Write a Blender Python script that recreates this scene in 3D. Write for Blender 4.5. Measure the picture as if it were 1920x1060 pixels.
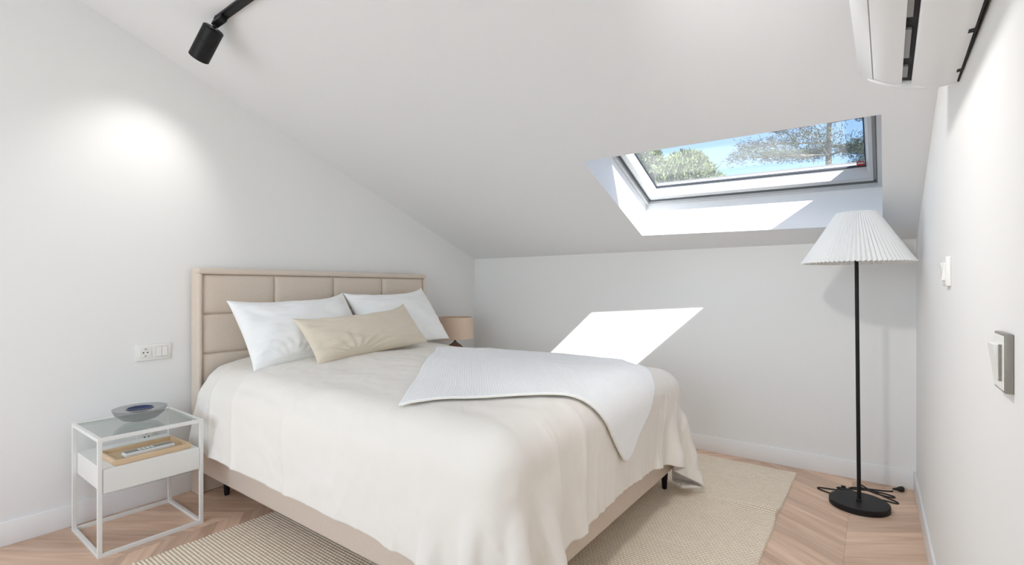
import bpy, bmesh, math, random
import numpy as np
from mathutils import Vector, Matrix, Euler

random.seed(7)
rng = np.random.default_rng(7)
scene = bpy.context.scene
for o in list(bpy.data.objects):
    bpy.data.objects.remove(o, do_unlink=True)
COL = scene.collection

# ------------------------------------------------------------------ camera
XL, YK, XR, ZK, SL, BB = -3.256, 3.761, 0.197, 1.491, 0.384, 0.112   # left wall, knee wall, right wall, knee height, slope, baseboard
YF = -1.45                                                            # wall behind the camera
cam = bpy.data.cameras.new('camera')
cam.sensor_fit = 'HORIZONTAL'; cam.sensor_width = 36.0
cam.lens = 36.0 * 918.9 / 1920.0
cam.shift_y = 10.25 / 1920.0
cam.clip_start = 0.02; cam.clip_end = 200
camo = bpy.data.objects.new('camera', cam); COL.objects.link(camo)
camo.location = (0, 0, 1.2)
camo.rotation_euler = (math.pi / 2, 0, math.radians(36.521))
scene.camera = camo

# ------------------------------------------------------------------ world, sun, fill light, exposure
SUN = Vector((-0.645, 0.300, -0.702)).normalized()
world = bpy.data.worlds.new('world'); scene.world = world
world.use_nodes = True
wn = world.node_tree.nodes; wl = world.node_tree.links
wn.clear()
wout = wn.new('ShaderNodeOutputWorld'); wbg = wn.new('ShaderNodeBackground')
sky = wn.new('ShaderNodeTexSky'); sky.sky_type = 'NISHITA'
sky.sun_disc = False
sky.sun_elevation = math.asin(-SUN.z)
sky.sun_rotation = math.atan2(-SUN.x, -SUN.y)
sky.altitude = 300; sky.air_density = 1.0; sky.dust_density = 1.0; sky.ozone_density = 3.5
wl.new(sky.outputs[0], wbg.inputs[0]); wl.new(wbg.outputs[0], wout.inputs[0])
wbg.inputs[1].default_value = 0.155

sun = bpy.data.lights.new('sun', 'SUN'); sun.energy = 11.5; sun.angle = math.radians(0.5); sun.color = (1.0, 0.98, 0.95)
suno = bpy.data.objects.new('sun', sun); COL.objects.link(suno)
suno.rotation_euler = SUN.to_track_quat('-Z', 'Y').to_euler(); suno.location = (3, 0, 6)

# added fill light outside an invented window behind the camera
al = bpy.data.lights.new('fill_light', 'AREA'); al.shape = 'RECTANGLE'; al.size = 2.3; al.size_y = 1.9
al.energy = 29.0; al.color = (0.88, 0.945, 1.0)
alo = bpy.data.objects.new('fill_light', al); COL.objects.link(alo)
alo.location = (-1.55, YF - 0.32, 1.55); alo.rotation_euler = (math.pi / 2, 0, 0)   # emits along +Y
vs = scene.view_settings
vs.view_transform = 'Standard'; vs.look = 'None'; vs.gamma = 1.0; vs.use_curve_mapping = False
vs.exposure = 0.80
scene.cycles.max_bounces = 12
scene.cycles.diffuse_bounces = 8
scene.cycles.transparent_max_bounces = 16

# ------------------------------------------------------------------ materials
def srgb(r, g, b):
    def f(c):
        c /= 255.0
        return c / 12.92 if c <= 0.04045 else ((c + 0.055) / 1.055) ** 2.4
    return (f(r), f(g), f(b), 1.0)

def pm(name, col, rough=0.5, metal=0.0, var=0.0, vscale=6.0, bump=0.0, bscale=80.0, bdist=0.002, spec=0.5, stretch=None, coord='Object', sheen=0.0, trans=0.0):
    m = bpy.data.materials.new(name); m.use_nodes = True
    nt = m.node_tree; n = nt.nodes; l = nt.links
    b = n['Principled BSDF']
    b.inputs['Base Color'].default_value = col
    b.inputs['Roughness'].default_value = rough
    b.inputs['Metallic'].default_value = metal
    b.inputs['Specular IOR Level'].default_value = spec
    if sheen: b.inputs['Sheen Weight'].default_value = sheen
    if trans: b.inputs['Transmission Weight'].default_value = trans
    tc = n.new('ShaderNodeTexCoord'); mp = n.new('ShaderNodeMapping')
    l.new(tc.outputs[coord], mp.inputs['Vector'])
    if stretch: mp.inputs['Scale'].default_value = stretch
    if var:
        nz = n.new('ShaderNodeTexNoise'); nz.inputs['Scale'].default_value = vscale; nz.inputs['Detail'].default_value = 5
        l.new(mp.outputs[0], nz.inputs['Vector'])
        mx = n.new('ShaderNodeMix'); mx.data_type = 'RGBA'
        mx.inputs[6].default_value = tuple(c * (1 - var) for c in col[:3]) + (1,)
        mx.inputs[7].default_value = tuple(min(1, c * (1 + var)) for c in col[:3]) + (1,)
        l.new(nz.outputs['Fac'], mx.inputs[0]); l.new(mx.outputs[2], b.inputs['Base Color'])
    if bump:
        nb = n.new('ShaderNodeTexNoise'); nb.inputs['Scale'].default_value = bscale; nb.inputs['Detail'].default_value = 3
        l.new(mp.outputs[0], nb.inputs['Vector'])
        bp = n.new('ShaderNodeBump'); bp.inputs['Strength'].default_value = bump; bp.inputs['Distance'].default_value = bdist
        l.new(nb.outputs['Fac'], bp.inputs['Height']); l.new(bp.outputs[0], b.inputs['Normal'])
    return m

def weave(name, col, col2, sx, sy, rough=0.9, bump=0.6, dist=0.002, coord='Object', axes='YZ', sheen=0.2, var=0.08):
    """cloth with a visible warp and weft"""
    m = bpy.data.materials.new(name); m.use_nodes = True
    nt = m.node_tree; n = nt.nodes; l = nt.links; b = n['Principled BSDF']
    b.inputs['Roughness'].default_value = rough; b.inputs['Specular IOR Level'].default_value = 0.15
    b.inputs['Sheen Weight'].default_value = sheen
    tc = n.new('ShaderNodeTexCoord'); sp = n.new('ShaderNodeSeparateXYZ'); l.new(tc.outputs[coord], sp.inputs[0])
    def wave(out, s):
        a = n.new('ShaderNodeMath'); a.operation = 'MULTIPLY'; a.inputs[1].default_value = s; l.new(out, a.inputs[0])
        c = n.new('ShaderNodeMath'); c.operation = 'SINE'; l.new(a.outputs[0], c.inputs[0]); return c
    w1 = wave(sp.outputs['XYZ'.index(axes[0])], sx); w2 = wave(sp.outputs['XYZ'.index(axes[1])], sy)
    ad = n.new('ShaderNodeMath'); ad.operation = 'MULTIPLY'; l.new(w1.outputs[0], ad.inputs[0]); l.new(w2.outputs[0], ad.inputs[1])
    nz = n.new('ShaderNodeTexNoise'); nz.inputs['Scale'].default_value = 160; nz.inputs['Detail'].default_value = 3
    l.new(tc.outputs[coord], nz.inputs['Vector'])
    a2 = n.new('ShaderNodeMath'); a2.operation = 'MULTIPLY_ADD'; a2.inputs[1].default_value = 0.35; l.new(ad.outputs[0], a2.inputs[0]); l.new(nz.outputs['Fac'], a2.inputs[2])
    mx = n.new('ShaderNodeMix'); mx.data_type = 'RGBA'; mx.inputs[6].default_value = col2; mx.inputs[7].default_value = col
    l.new(a2.outputs[0], mx.inputs[0]); l.new(mx.outputs[2], b.inputs['Base Color'])
    bp = n.new('ShaderNodeBump'); bp.inputs['Strength'].default_value = bump; bp.inputs['Distance'].default_value = dist
    l.new(a2.outputs[0], bp.inputs['Height']); l.new(bp.outputs[0], b.inputs['Normal'])
    return m

M = {}
M['wall'] = pm('wall_paint', (0.815, 0.815, 0.812, 1), 0.85, bump=0.06, bscale=220, bdist=0.001, spec=0.25)
M['ceil'] = pm('ceiling_paint', (0.805, 0.817, 0.832, 1), 0.85, bump=0.05, bscale=200, bdist=0.001, spec=0.25)
M['base'] = pm('baseboard_lacquer', (0.84, 0.84, 0.845, 1), 0.4, var=0.01)
M['white_metal'] = pm('white_powder_coat', (0.80, 0.80, 0.78, 1), 0.4, bump=0.05, bscale=300, bdist=0.0005)
M['white_lacquer'] = pm('white_lacquer', (0.80, 0.80, 0.78, 1), 0.45, var=0.01)
M['plastic'] = pm('white_plastic', (0.82, 0.815, 0.79, 1), 0.3, var=0.01)
M['plastic_grey'] = pm('grey_plastic', (0.42, 0.39, 0.35, 1), 0.35, var=0.02)
M['ac'] = pm('ac_plastic', (0.80, 0.81, 0.82, 1), 0.28, var=0.01)
M['ac_grey'] = pm('ac_grey_plastic', (0.25, 0.25, 0.25, 1), 0.5, var=0.05)
M['dark'] = pm('dark_cavity', (0.008, 0.008, 0.009, 1), 0.7, var=0.1)
M['black'] = pm('black_powder_coat', (0.007, 0.007, 0.008, 1), 0.5, bump=0.1, bscale=400, bdist=0.0004, spec=0.3)
M['black_rubber'] = pm('black_rubber', (0.010, 0.010, 0.010, 1), 0.5, var=0.1)
M['steel'] = pm('steel', (0.55, 0.55, 0.55, 1), 0.3, metal=1.0, var=0.03)
M['switch_edge'] = pm('grey_switch_edge', (0.24, 0.22, 0.19, 1), 0.4, var=0.03)
M['chrome'] = pm('chrome', (0.7, 0.72, 0.75, 1), 0.15, metal=1.0, var=0.02)
M['frame'] = pm('window_lacquer', (0.56, 0.58, 0.60, 1), 0.35, var=0.01)
M['seal'] = pm('window_seal', (0.16, 0.17, 0.18, 1), 0.6, var=0.05)
M['gasket'] = pm('window_gasket', (0.03, 0.035, 0.045, 1), 0.5, var=0.1)
M['bark'] = pm('bark', srgb(120, 112, 102), 0.9, var=0.3, vscale=12, bump=0.5, bscale=20, bdist=0.03)
M['needles'] = pm('needles', srgb(58, 70, 50), 0.8, var=0.45, vscale=3)
M['leaves'] = pm('leaves', srgb(78, 92, 50), 0.8, var=0.4, vscale=3)
M['tray'] = pm('light_wood', srgb(214, 186, 152), 0.55, var=0.12, vscale=14, stretch=(8, 1, 8), bump=0.1, bscale=60)
M['wood_dark'] = pm('turned_wood', srgb(120, 98, 82), 0.5, var=0.2, vscale=14, stretch=(8, 8, 1))
M['shade_beige'] = weave('lamp_linen', srgb(226, 204, 184), srgb(212, 189, 169), 2200, 2200, bump=0.2, dist=0.0006, axes='XZ')
M['linen'] = weave('headboard_linen', srgb(226, 213, 199), srgb(208, 194, 180), 1900, 1900, bump=0.5, dist=0.0012)
M['linen_base'] = weave('bed_base_linen', srgb(224, 209, 195), srgb(205, 189, 174), 1900, 1900, bump=0.4, dist=0.001, axes='XZ')
M['cotton'] = pm('duvet_cotton', srgb(237, 232, 225), 0.85, bump=0.12, bscale=900, bdist=0.0006, spec=0.15, sheen=0.15)
M['pillow'] = pm('pillow_cotton', srgb(246, 247, 247), 0.85, bump=0.1, bscale=900, bdist=0.0006, spec=0.15, sheen=0.15)
M['beige_cotton'] = pm('cushion_cotton', srgb(224, 213, 195), 0.85, bump=0.15, bscale=700, bdist=0.0006, spec=0.15, sheen=0.15)
M['mattress'] = pm('mattress_ticking', srgb(232, 228, 220), 0.9, bump=0.1, bscale=500)
M['remote_white'] = pm('remote_white', (0.78, 0.78, 0.77, 1), 0.35, var=0.01)
M['remote_grey'] = pm('remote_grey', (0.28, 0.29, 0.30, 1), 0.4, var=0.03)
M['red'] = pm('red_print', srgb(176, 52, 58), 0.5, var=0.05)
M['roof'] = pm('roof_cladding', (0.10, 0.10, 0.11, 1), 0.6, var=0.1)
M['ground'] = pm('lawn', srgb(92, 104, 66), 0.9, var=0.3, vscale=0.6)

def glass_mat(name, tint, haze=0.0, rough=0.0):
    m = bpy.data.materials.new(name); m.use_nodes = True
    n = m.node_tree.nodes; l = m.node_tree.links; n.clear()
    out = n.new('ShaderNodeOutputMaterial'); t = n.new('ShaderNodeBsdfTransparent'); g = n.new('ShaderNodeBsdfGlossy')
    t.inputs[0].default_value = tint; g.inputs['Roughness'].default_value = rough
    ly = n.new('ShaderNodeLayerWeight'); ly.inputs[0].default_value = 0.5
    p5 = n.new('ShaderNodeMath'); p5.operation = 'POWER'; p5.inputs[1].default_value = 5.0; l.new(ly.outputs['Facing'], p5.inputs[0])
    lw = n.new('ShaderNodeMath'); lw.operation = 'MULTIPLY_ADD'; lw.inputs[1].default_value = 0.93; lw.inputs[2].default_value = 0.04; l.new(p5.outputs[0], lw.inputs[0])
    mx = n.new('ShaderNodeMixShader'); l.new(lw.outputs[0], mx.inputs[0]); l.new(t.outputs[0], mx.inputs[1]); l.new(g.outputs[0], mx.inputs[2])
    if haze:                                             # milky veil of reflection and haze painted into the pane
        tr_ = n.new('ShaderNodeBsdfTranslucent'); tr_.inputs[0].default_value = (0.85, 0.87, 0.9, 1)
        m2 = n.new('ShaderNodeMixShader'); m2.inputs[0].default_value = haze
        l.new(mx.outputs[0], m2.inputs[1]); l.new(tr_.outputs[0], m2.inputs[2]); l.new(m2.outputs[0], out.inputs[0])
    else:
        l.new(mx.outputs[0], out.inputs[0])
    return m
M['sky_glass'] = glass_mat('skylight_glass', (0.985, 0.995, 0.99, 1), haze=0.026)
M['glass'] = glass_mat('window_glass', (0.985, 0.995, 0.99, 1))
M['table_glass'] = glass_mat('table_glass', (0.92, 0.955, 0.94, 1))
M['bowl_glass'] = glass_mat('smoky_glass', (0.70, 0.71, 0.72, 1), rough=0.02)
M['blue_glass'] = pm('blue_glass', srgb(34, 48, 92), 0.15, var=0.1)

def wood_floor(name):
    m = bpy.data.materials.new(name); m.use_nodes = True
    nt = m.node_tree; n = nt.nodes; l = nt.links; b = n['Principled BSDF']
    b.inputs['Roughness'].default_value = 0.42; b.inputs['Specular IOR Level'].default_value = 0.4
    tc = n.new('ShaderNodeTexCoord'); oi = n.new('ShaderNodeObjectInfo')
    mp = n.new('ShaderNodeMapping'); mp.inputs['Scale'].default_value = (2.2, 26.0, 2.0)
    l.new(tc.outputs['UV'], mp.inputs['Vector'])
    cb = n.new('ShaderNodeCombineXYZ'); rm = n.new('ShaderNodeMath'); rm.operation = 'MULTIPLY'; rm.inputs[1].default_value = 90
    l.new(oi.outputs['Random'], rm.inputs[0]); l.new(rm.outputs[0], cb.inputs[0]); l.new(rm.outputs[0], cb.inputs[2]); l.new(cb.outputs[0], mp.inputs['Location'])
    nz = n.new('ShaderNodeTexNoise'); nz.inputs['Scale'].default_value = 1.0; nz.inputs['Detail'].default_value = 6; nz.inputs['Distortion'].default_value = 0.6
    l.new(mp.outputs[0], nz.inputs['Vector'])
    cr = n.new('ShaderNodeValToRGB'); e = cr.color_ramp.elements
    e[0].position = 0.30; e[0].color = srgb(200, 166, 141); e[1].position = 0.72; e[1].color = srgb(230, 202, 179)
    l.new(nz.outputs['Fac'], cr.inputs[0])
    hs = n.new('ShaderNodeHueSaturation'); mr = n.new('ShaderNodeMapRange')
    mr.inputs['To Min'].default_value = 0.84; mr.inputs['To Max'].default_value = 1.12
    l.new(oi.outputs['Random'], mr.inputs[0]); l.new(mr.outputs[0], hs.inputs['Value']); l.new(cr.outputs[0], hs.inputs['Color'])
    l.new(hs.outputs[0], b.inputs['Base Color'])
    bp = n.new('ShaderNodeBump'); bp.inputs['Strength'].default_value = 0.08; bp.inputs['Distance'].default_value = 0.001
    l.new(nz.outputs['Fac'], bp.inputs['Height']); l.new(bp.outputs[0], b.inputs['Normal'])
    return m
M['oak'] = wood_floor('oak_plank')

def uv_grid_mat(name, col, col2, px, py, rough=0.9, bump=0.8, dist=0.003):
    """waffle knit laid out on the UV map (metres)"""
    m = bpy.data.materials.new(name); m.use_nodes = True
    nt = m.node_tree; n = nt.nodes; l = nt.links; b = n['Principled BSDF']
    b.inputs['Roughness'].default_value = rough; b.inputs['Specular IOR Level'].default_value = 0.1; b.inputs['Sheen Weight'].default_value = 0.2
    tc = n.new('ShaderNodeTexCoord'); sp = n.new('ShaderNodeSeparateXYZ'); l.new(tc.outputs['UV'], sp.inputs[0])
    def wave(out, p):
        a = n.new('ShaderNodeMath'); a.operation = 'MULTIPLY'; a.inputs[1].default_value = math.pi / p; l.new(out, a.inputs[0])
        c = n.new('ShaderNodeMath'); c.operation = 'SINE'; l.new(a.outputs[0], c.inputs[0])
        d = n.new('ShaderNodeMath'); d.operation = 'ABSOLUTE'; l.new(c.outputs[0], d.inputs[0]); return d
    w1 = wave(sp.outputs[0], px); w2 = wave(sp.outputs[1], py)
    mn = n.new('ShaderNodeMath'); mn.operation = 'MULTIPLY'; l.new(w1.outputs[0], mn.inputs[0]); l.new(w2.outputs[0], mn.inputs[1])
    mx = n.new('ShaderNodeMix'); mx.data_type = 'RGBA'; mx.inputs[6].default_value = col; mx.inputs[7].default_value = col2
    l.new(mn.outputs[0], mx.inputs[0]); l.new(mx.outputs[2], b.inputs['Base Color'])
    iv = n.new('ShaderNodeMath'); iv.operation = 'SUBTRACT'; iv.inputs[0].default_value = 1.0; l.new(mn.outputs[0], iv.inputs[1])
    bp = n.new('ShaderNodeBump'); bp.inputs['Strength'].default_value = bump; bp.inputs['Distance'].default_value = dist
    l.new(iv.outputs[0], bp.inputs['Height']); l.new(bp.outputs[0], b.inputs['Normal'])
    return m
M['throw'] = uv_grid_mat('waffle_knit', srgb(251, 251, 251), srgb(243, 244, 246), 0.0125, 0.0125, bump=0.55, dist=0.0025)
M['throw_hem'] = pm('throw_hem', srgb(240, 236, 226), 0.9, bump=0.1, bscale=500)
M['pleat'] = pm('pleated_paper', (0.84, 0.84, 0.83, 1), 0.8, var=0.01, spec=0.2)

def rug_mat():
    m = bpy.data.materials.new('woven_wool'); m.use_nodes = True
    nt = m.node_tree; n = nt.nodes; l = nt.links; b = n['Principled BSDF']
    b.inputs['Roughness'].default_value = 0.95; b.inputs['Specular IOR Level'].default_value = 0.1; b.inputs['Sheen Weight'].default_value = 0.1
    at = n.new('ShaderNodeAttribute'); at.attribute_name = 'stitch'
    tc = n.new('ShaderNodeTexCoord'); nz = n.new('ShaderNodeTexNoise'); nz.inputs['Scale'].default_value = 9; nz.inputs['Detail'].default_value = 8
    l.new(tc.outputs['Object'], nz.inputs['Vector'])
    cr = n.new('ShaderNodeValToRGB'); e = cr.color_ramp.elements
    e[0].position = 0.12; e[0].color = srgb(186, 162, 134); e[1].position = 0.55; e[1].color = srgb(246, 234, 215)  # gaps between stitches darker: their shade is put into the colour
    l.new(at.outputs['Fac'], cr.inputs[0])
    mx = n.new('ShaderNodeMix'); mx.data_type = 'RGBA'; mx.blend_type = 'MULTIPLY'; mx.inputs[0].default_value = 0.10
    l.new(cr.outputs[0], mx.inputs[6]); l.new(nz.outputs['Fac'], mx.inputs[7]); l.new(mx.outputs[2], b.inputs['Base Color'])
    nb = n.new('ShaderNodeTexNoise'); nb.inputs['Scale'].default_value = 500; l.new(tc.outputs['Object'], nb.inputs['Vector'])
    bp = n.new('ShaderNodeBump'); bp.inputs['Strength'].default_value = 0.4; bp.inputs['Distance'].default_value = 0.002
    l.new(nb.outputs['Fac'], bp.inputs['Height']); l.new(bp.outputs[0], b.inputs['Normal'])
    return m
M['rug'] = rug_mat()

# ------------------------------------------------------------------ helpers
def tag(o, label=None, cat=None, group=None, kind=None):
    if label: o['label'] = label
    if cat: o['category'] = cat
    if group: o['group'] = group
    if kind: o['kind'] = kind
    return o

def empty(name, loc=(0, 0, 0), rz=0.0):
    o = bpy.data.objects.new(name, None); COL.objects.link(o)
    o.location = loc; o.rotation_euler = (0, 0, rz); o.empty_display_size = 0.1
    return o

def link(name, me, mat, parent=None, smooth=False, origin=True):
    """one mesh object; a top-level mesh gets its origin at its base"""
    if mat: me.materials.append(mat)
    if smooth:
        me.polygons.foreach_set('use_smooth', [True] * len(me.polygons))
    o = bpy.data.objects.new(name, me); COL.objects.link(o)
    if parent: o.parent = parent
    return o

def from_bm(name, bm, mat, parent=None, smooth=False, angle=None):
    bmesh.ops.recalc_face_normals(bm, faces=bm.faces)
    me = bpy.data.meshes.new(name); bm.to_mesh(me); bm.free()
    o = link(name, me, mat, parent, smooth)
    if smooth and angle is not None:
        for p in me.polygons: p.use_smooth = True
        try:
            me.set_sharp_from_angle(angle=math.radians(angle))
        except Exception:
            pass
    return o

def pyd(name, verts, faces, mat, parent=None, smooth=False):
    me = bpy.data.meshes.new(name); me.from_pydata([tuple(v) for v in verts], [], [tuple(f) for f in faces]); me.update()
    return link(name, me, mat, parent, smooth)

def bm_box(bm, lo, hi, bevel=0.0, seg=2):
    lo, hi = Vector(lo), Vector(hi)
    c = (lo + hi) / 2; s = hi - lo
    r = bmesh.ops.create_cube(bm, size=1.0, matrix=Matrix.Translation(c) @ Matrix.Diagonal((s.x, s.y, s.z, 1)))
    if bevel > 0:
        vs_ = set(r['verts']); ed = [e for e in bm.edges if e.verts[0] in vs_ and e.verts[1] in vs_]
        bmesh.ops.bevel(bm, geom=ed, offset=bevel, segments=seg, profile=0.5, affect='EDGES')

def box(name, lo, hi, mat, parent=None, bevel=0.0, seg=2, smooth=None):
    bm = bmesh.new(); bm_box(bm, lo, hi, bevel, seg)
    return from_bm(name, bm, mat, parent, smooth=bool(bevel) if smooth is None else smooth, angle=35)

def bm_lathe(bm, prof, seg=48, center=(0, 0, 0), axis=None):
    """prof: (radius, height) pairs, spun about z (or about `axis`)"""
    rot = Matrix.Identity(3)
    if axis is not None: rot = Vector((0, 0, 1)).rotation_difference(Vector(axis)).to_matrix()
    c = Vector(center); rings = []
    for r, z in prof:
        if r < 1e-6:
            rings.append([bm.verts.new(c + rot @ Vector((0, 0, z)))])
        else:
            rings.append([bm.verts.new(c + rot @ Vector((r * math.cos(2 * math.pi * k / seg), r * math.sin(2 * math.pi * k / seg), z))) for k in range(seg)])
    for a, b in zip(rings, rings[1:]):
        for k in range(seg):
            k2 = (k + 1) % seg
            if len(a) == 1 and len(b) == 1: continue
            if len(a) == 1: bm.faces.new((a[0], b[k], b[k2]))
            elif len(b) == 1: bm.faces.new((a[k], b[0], a[k2]))
            else: bm.faces.new((a[k], b[k], b[k2], a[k2]))

def lathe(name, prof, mat, parent=None, seg=48, center=(0, 0, 0), axis=None, angle=40):
    bm = bmesh.new(); bm_lathe(bm, prof, seg, center, axis)
    return from_bm(name, bm, mat, parent, smooth=True, angle=angle)

def bm_tube(bm, pts, r, seg=10):
    pts = [Vector(p) for p in pts]; rings = []
    up = Vector((0, 0, 1)); n = None
    for i, p in enumerate(pts):
        t = (pts[min(i + 1, len(pts) - 1)] - pts[max(i - 1, 0)]).normalized()
        if n is None:
            n = t.cross(up if abs(t.z) < 0.9 else Vector((1, 0, 0))).normalized()
        else:
            n = (n - t * n.dot(t)).normalized()
        b = t.cross(n)
        rr = r[i] if hasattr(r, '__len__') else r
        rings.append([bm.verts.new(p + (n * math.cos(2 * math.pi * k / seg) + b * math.sin(2 * math.pi * k / seg)) * rr) for k in range(seg)])
    for a, b in zip(rings, rings[1:]):
        for k in range(seg):
            bm.faces.new((a[k], a[(k + 1) % seg], b[(k + 1) % seg], b[k]))
    bm.faces.new(rings[0][::-1]); bm.faces.new(rings[-1])

def catmull(pts, n=8):
    pts = [Vector(p) for p in pts]; out = []
    P = [pts[0] * 2 - pts[1]] + pts + [pts[-1] * 2 - pts[-2]]
    for i in range(1, len(P) - 2):
        for k in range(n):
            t = k / n
            out.append(0.5 * ((2 * P[i]) + (-P[i - 1] + P[i + 1]) * t + (2 * P[i - 1] - 5 * P[i] + 4 * P[i + 1] - P[i + 2]) * t * t + (-P[i - 1] + 3 * P[i] - 3 * P[i + 1] + P[i + 2]) * t ** 3))
    out.append(pts[-1]); return out

def noise2(x, y, seed=0):
    """smooth value noise in -1..1"""
    g = np.random.default_rng(seed).uniform(-1, 1, (256, 256))
    xi = np.floor(x).astype(int); yi = np.floor(y).astype(int); fx = x - xi; fy = y - yi
    fx = fx * fx * (3 - 2 * fx); fy = fy * fy * (3 - 2 * fy)
    a = g[xi % 256, yi % 256]; b = g[(xi + 1) % 256, yi % 256]; c = g[xi % 256, (yi + 1) % 256]; d = g[(xi + 1) % 256, (yi + 1) % 256]
    return (a * (1 - fx) + b * fx) * (1 - fy) + (c * (1 - fx) + d * fx) * fy

def grid_mesh(name, P, uv=None, closed=False):
    nu, nv = P.shape[:2]
    me = bpy.data.meshes.new(name)
    idx = np.arange(nu * nv).reshape(nu, nv)
    f = np.stack([idx[:-1, :-1], idx[1:, :-1], idx[1:, 1:], idx[:-1, 1:]], -1).reshape(-1, 4)
    me.vertices.add(nu * nv); me.vertices.foreach_set('co', P.reshape(-1).astype(np.float32))
    me.loops.add(f.size); me.loops.foreach_set('vertex_index', f.reshape(-1).astype(np.int32))
    me.polygons.add(len(f)); me.polygons.foreach_set('loop_start', np.arange(0, f.size, 4, dtype=np.int32))
    me.polygons.foreach_set('use_smooth', np.ones(len(f), dtype=bool))
    if uv is not None:
        ul = me.uv_layers.new(name='UVMap'); ul.data.foreach_set('uv', uv.reshape(-1, 2)[f.reshape(-1)].reshape(-1).astype(np.float32))
    me.update(calc_edges=True); me.validate()
    return me

def rebase(o):
    """move a top-level mesh's origin to the middle of its base"""
    co = np.empty(len(o.data.vertices) * 3); o.data.vertices.foreach_get('co', co); co = co.reshape(-1, 3)
    lo, hi = co.min(0), co.max(0); c = np.array([(lo[0] + hi[0]) / 2, (lo[1] + hi[1]) / 2, lo[2]])
    o.data.vertices.foreach_set('co', (co - c).reshape(-1)); o.data.update(); o.location = Vector(o.location) + Vector(c)
    return o

# ------------------------------------------------------------------ the setting
CN = Vector((0, SL, 1)).normalized()                      # ceiling normal, upwards
def ceil_z(y): return ZK + (YK - y) * SL
def ceil(x, y, off=0.0): return Vector((x, y, ceil_z(y))) + CN * off
T = 0.14
def sbox(name, lo, hi, mat): return tag(box(name, lo, hi, mat), kind='structure')
def gable(name, xa, xb):
    ya, yb = YF - T, YK + T
    v = [(x, y, z) for x in (xa, xb) for y, z in ((ya, -0.05), (yb, -0.05), (yb, ceil_z(yb) + .20), (ya, ceil_z(ya) + .20))]
    return tag(pyd(name, v, [(0, 1, 2, 3), (7, 6, 5, 4), (0, 4, 5, 1), (1, 5, 6, 2), (2, 6, 7, 3), (3, 7, 4, 0)], M['wall']), kind='structure')
gable('wall_left', XL - T, XL); gable('wall_right', XR, XR + T)
sbox('wall_back', (XL, YK, -0.05), (XR, YK + T, ZK + 0.06), M['wall'])

# ceiling slab with the skylight shaft cut square to the slope
QH = {'BL': (-1.391, 3.504), 'BR': (0.036, 3.560), 'TL': (-1.385, 2.575), 'TR': (0.022, 2.602)}
def hole(a, b, off):
    """a 0..1 left-right, b 0..1 bottom-top inside the skylight opening"""
    bl, br, tl, tr = [np.array(QH[k]) for k in ('BL', 'BR', 'TL', 'TR')]
    p = (bl * (1 - a) + br * a) * (1 - b) + (tl * (1 - a) + tr * a) * b
    return ceil(p[0], p[1], off)
HT = 0.34
x0, x1, y0, y1 = XL - 0.01, XR + 0.01, YF - T, YK + 0.03
cv = []; cf = []
for off in (0.0, HT):
    cv += [ceil(x0, y1, off), ceil(x1, y1, off), ceil(x1, y0, off), ceil(x0, y0, off), hole(0, 0, off), hole(1, 0, off), hole(1, 1, off), hole(0, 1, off)]
ring = [(0, 1, 5, 4), (1, 2, 6, 5), (2, 3, 7, 6), (3, 0, 4, 7)]
cf += [r[::-1] for r in ring] + [tuple(i + 8 for i in r) for r in ring]
cf += [(4, 5, 13, 12), (5, 6, 14, 13), (6, 7, 15, 14), (7, 4, 12, 15), (0, 8, 9, 1), (1, 9, 10, 2), (2, 10, 11, 3), (3, 11, 8, 0)]
tag(pyd('ceiling', cv, cf, M['ceil']), kind='structure')

# wall behind the camera with a window opening added for the fill light
wx0, wx1, wz0, wz1 = -2.75, -0.35, 0.55, 2.55
bm = bmesh.new()
bm_box(bm, (XL, YF - T, -0.05), (wx0, YF, 3.8)); bm_box(bm, (wx1, YF - T, -0.05), (XR, YF, 3.8))
bm_box(bm, (wx0, YF - T, -0.05), (wx1, YF, wz0)); bm_box(bm, (wx0, YF - T, wz1), (wx1, YF, 3.8))
tag(from_bm('wall_front', bm, M['wall']), kind='structure')
w2 = tag(empty('fill_window', (0, 0, 0)), kind='structure')  # unseen window, added to let the fill light in
bm = bmesh.new()
for lo, hi in (((wx0, wz0), (wx1, wz0 + .06)), ((wx0, wz1 - .06), (wx1, wz1)), ((wx0, wz0), (wx0 + .06, wz1)), ((wx1 - .06, wz0), (wx1, wz1)), ((-1.58, wz0), (-1.52, wz1))):
    bm_box(bm, (lo[0], YF - 0.10, lo[1]), (hi[0], YF - 0.04, hi[1]))
from_bm('window_frame', bm, M['frame'], w2)
box('pane', (wx0 + .05, YF - .075, wz0 + .05), (-1.57, YF - .069, wz1 - .05), M['glass'], w2)
box('pane', (-1.53, YF - .075, wz0 + .05), (wx1 - .05, YF - .069, wz1 - .05), M['glass'], w2)

# baseboards
tag(box('baseboard_left', (XL, YF, 0), (XL + 0.012, YK, BB), M['base'], bevel=0.003), kind='structure')
tag(box('baseboard_back', (XL + .012, YK - 0.012, 0), (XR - .012, YK, BB), M['base'], bevel=0.003), kind='structure')
tag(box('baseboard_right', (XR - 0.012, YF, 0), (XR, YK, BB), M['base'], bevel=0.003), kind='structure')

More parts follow.
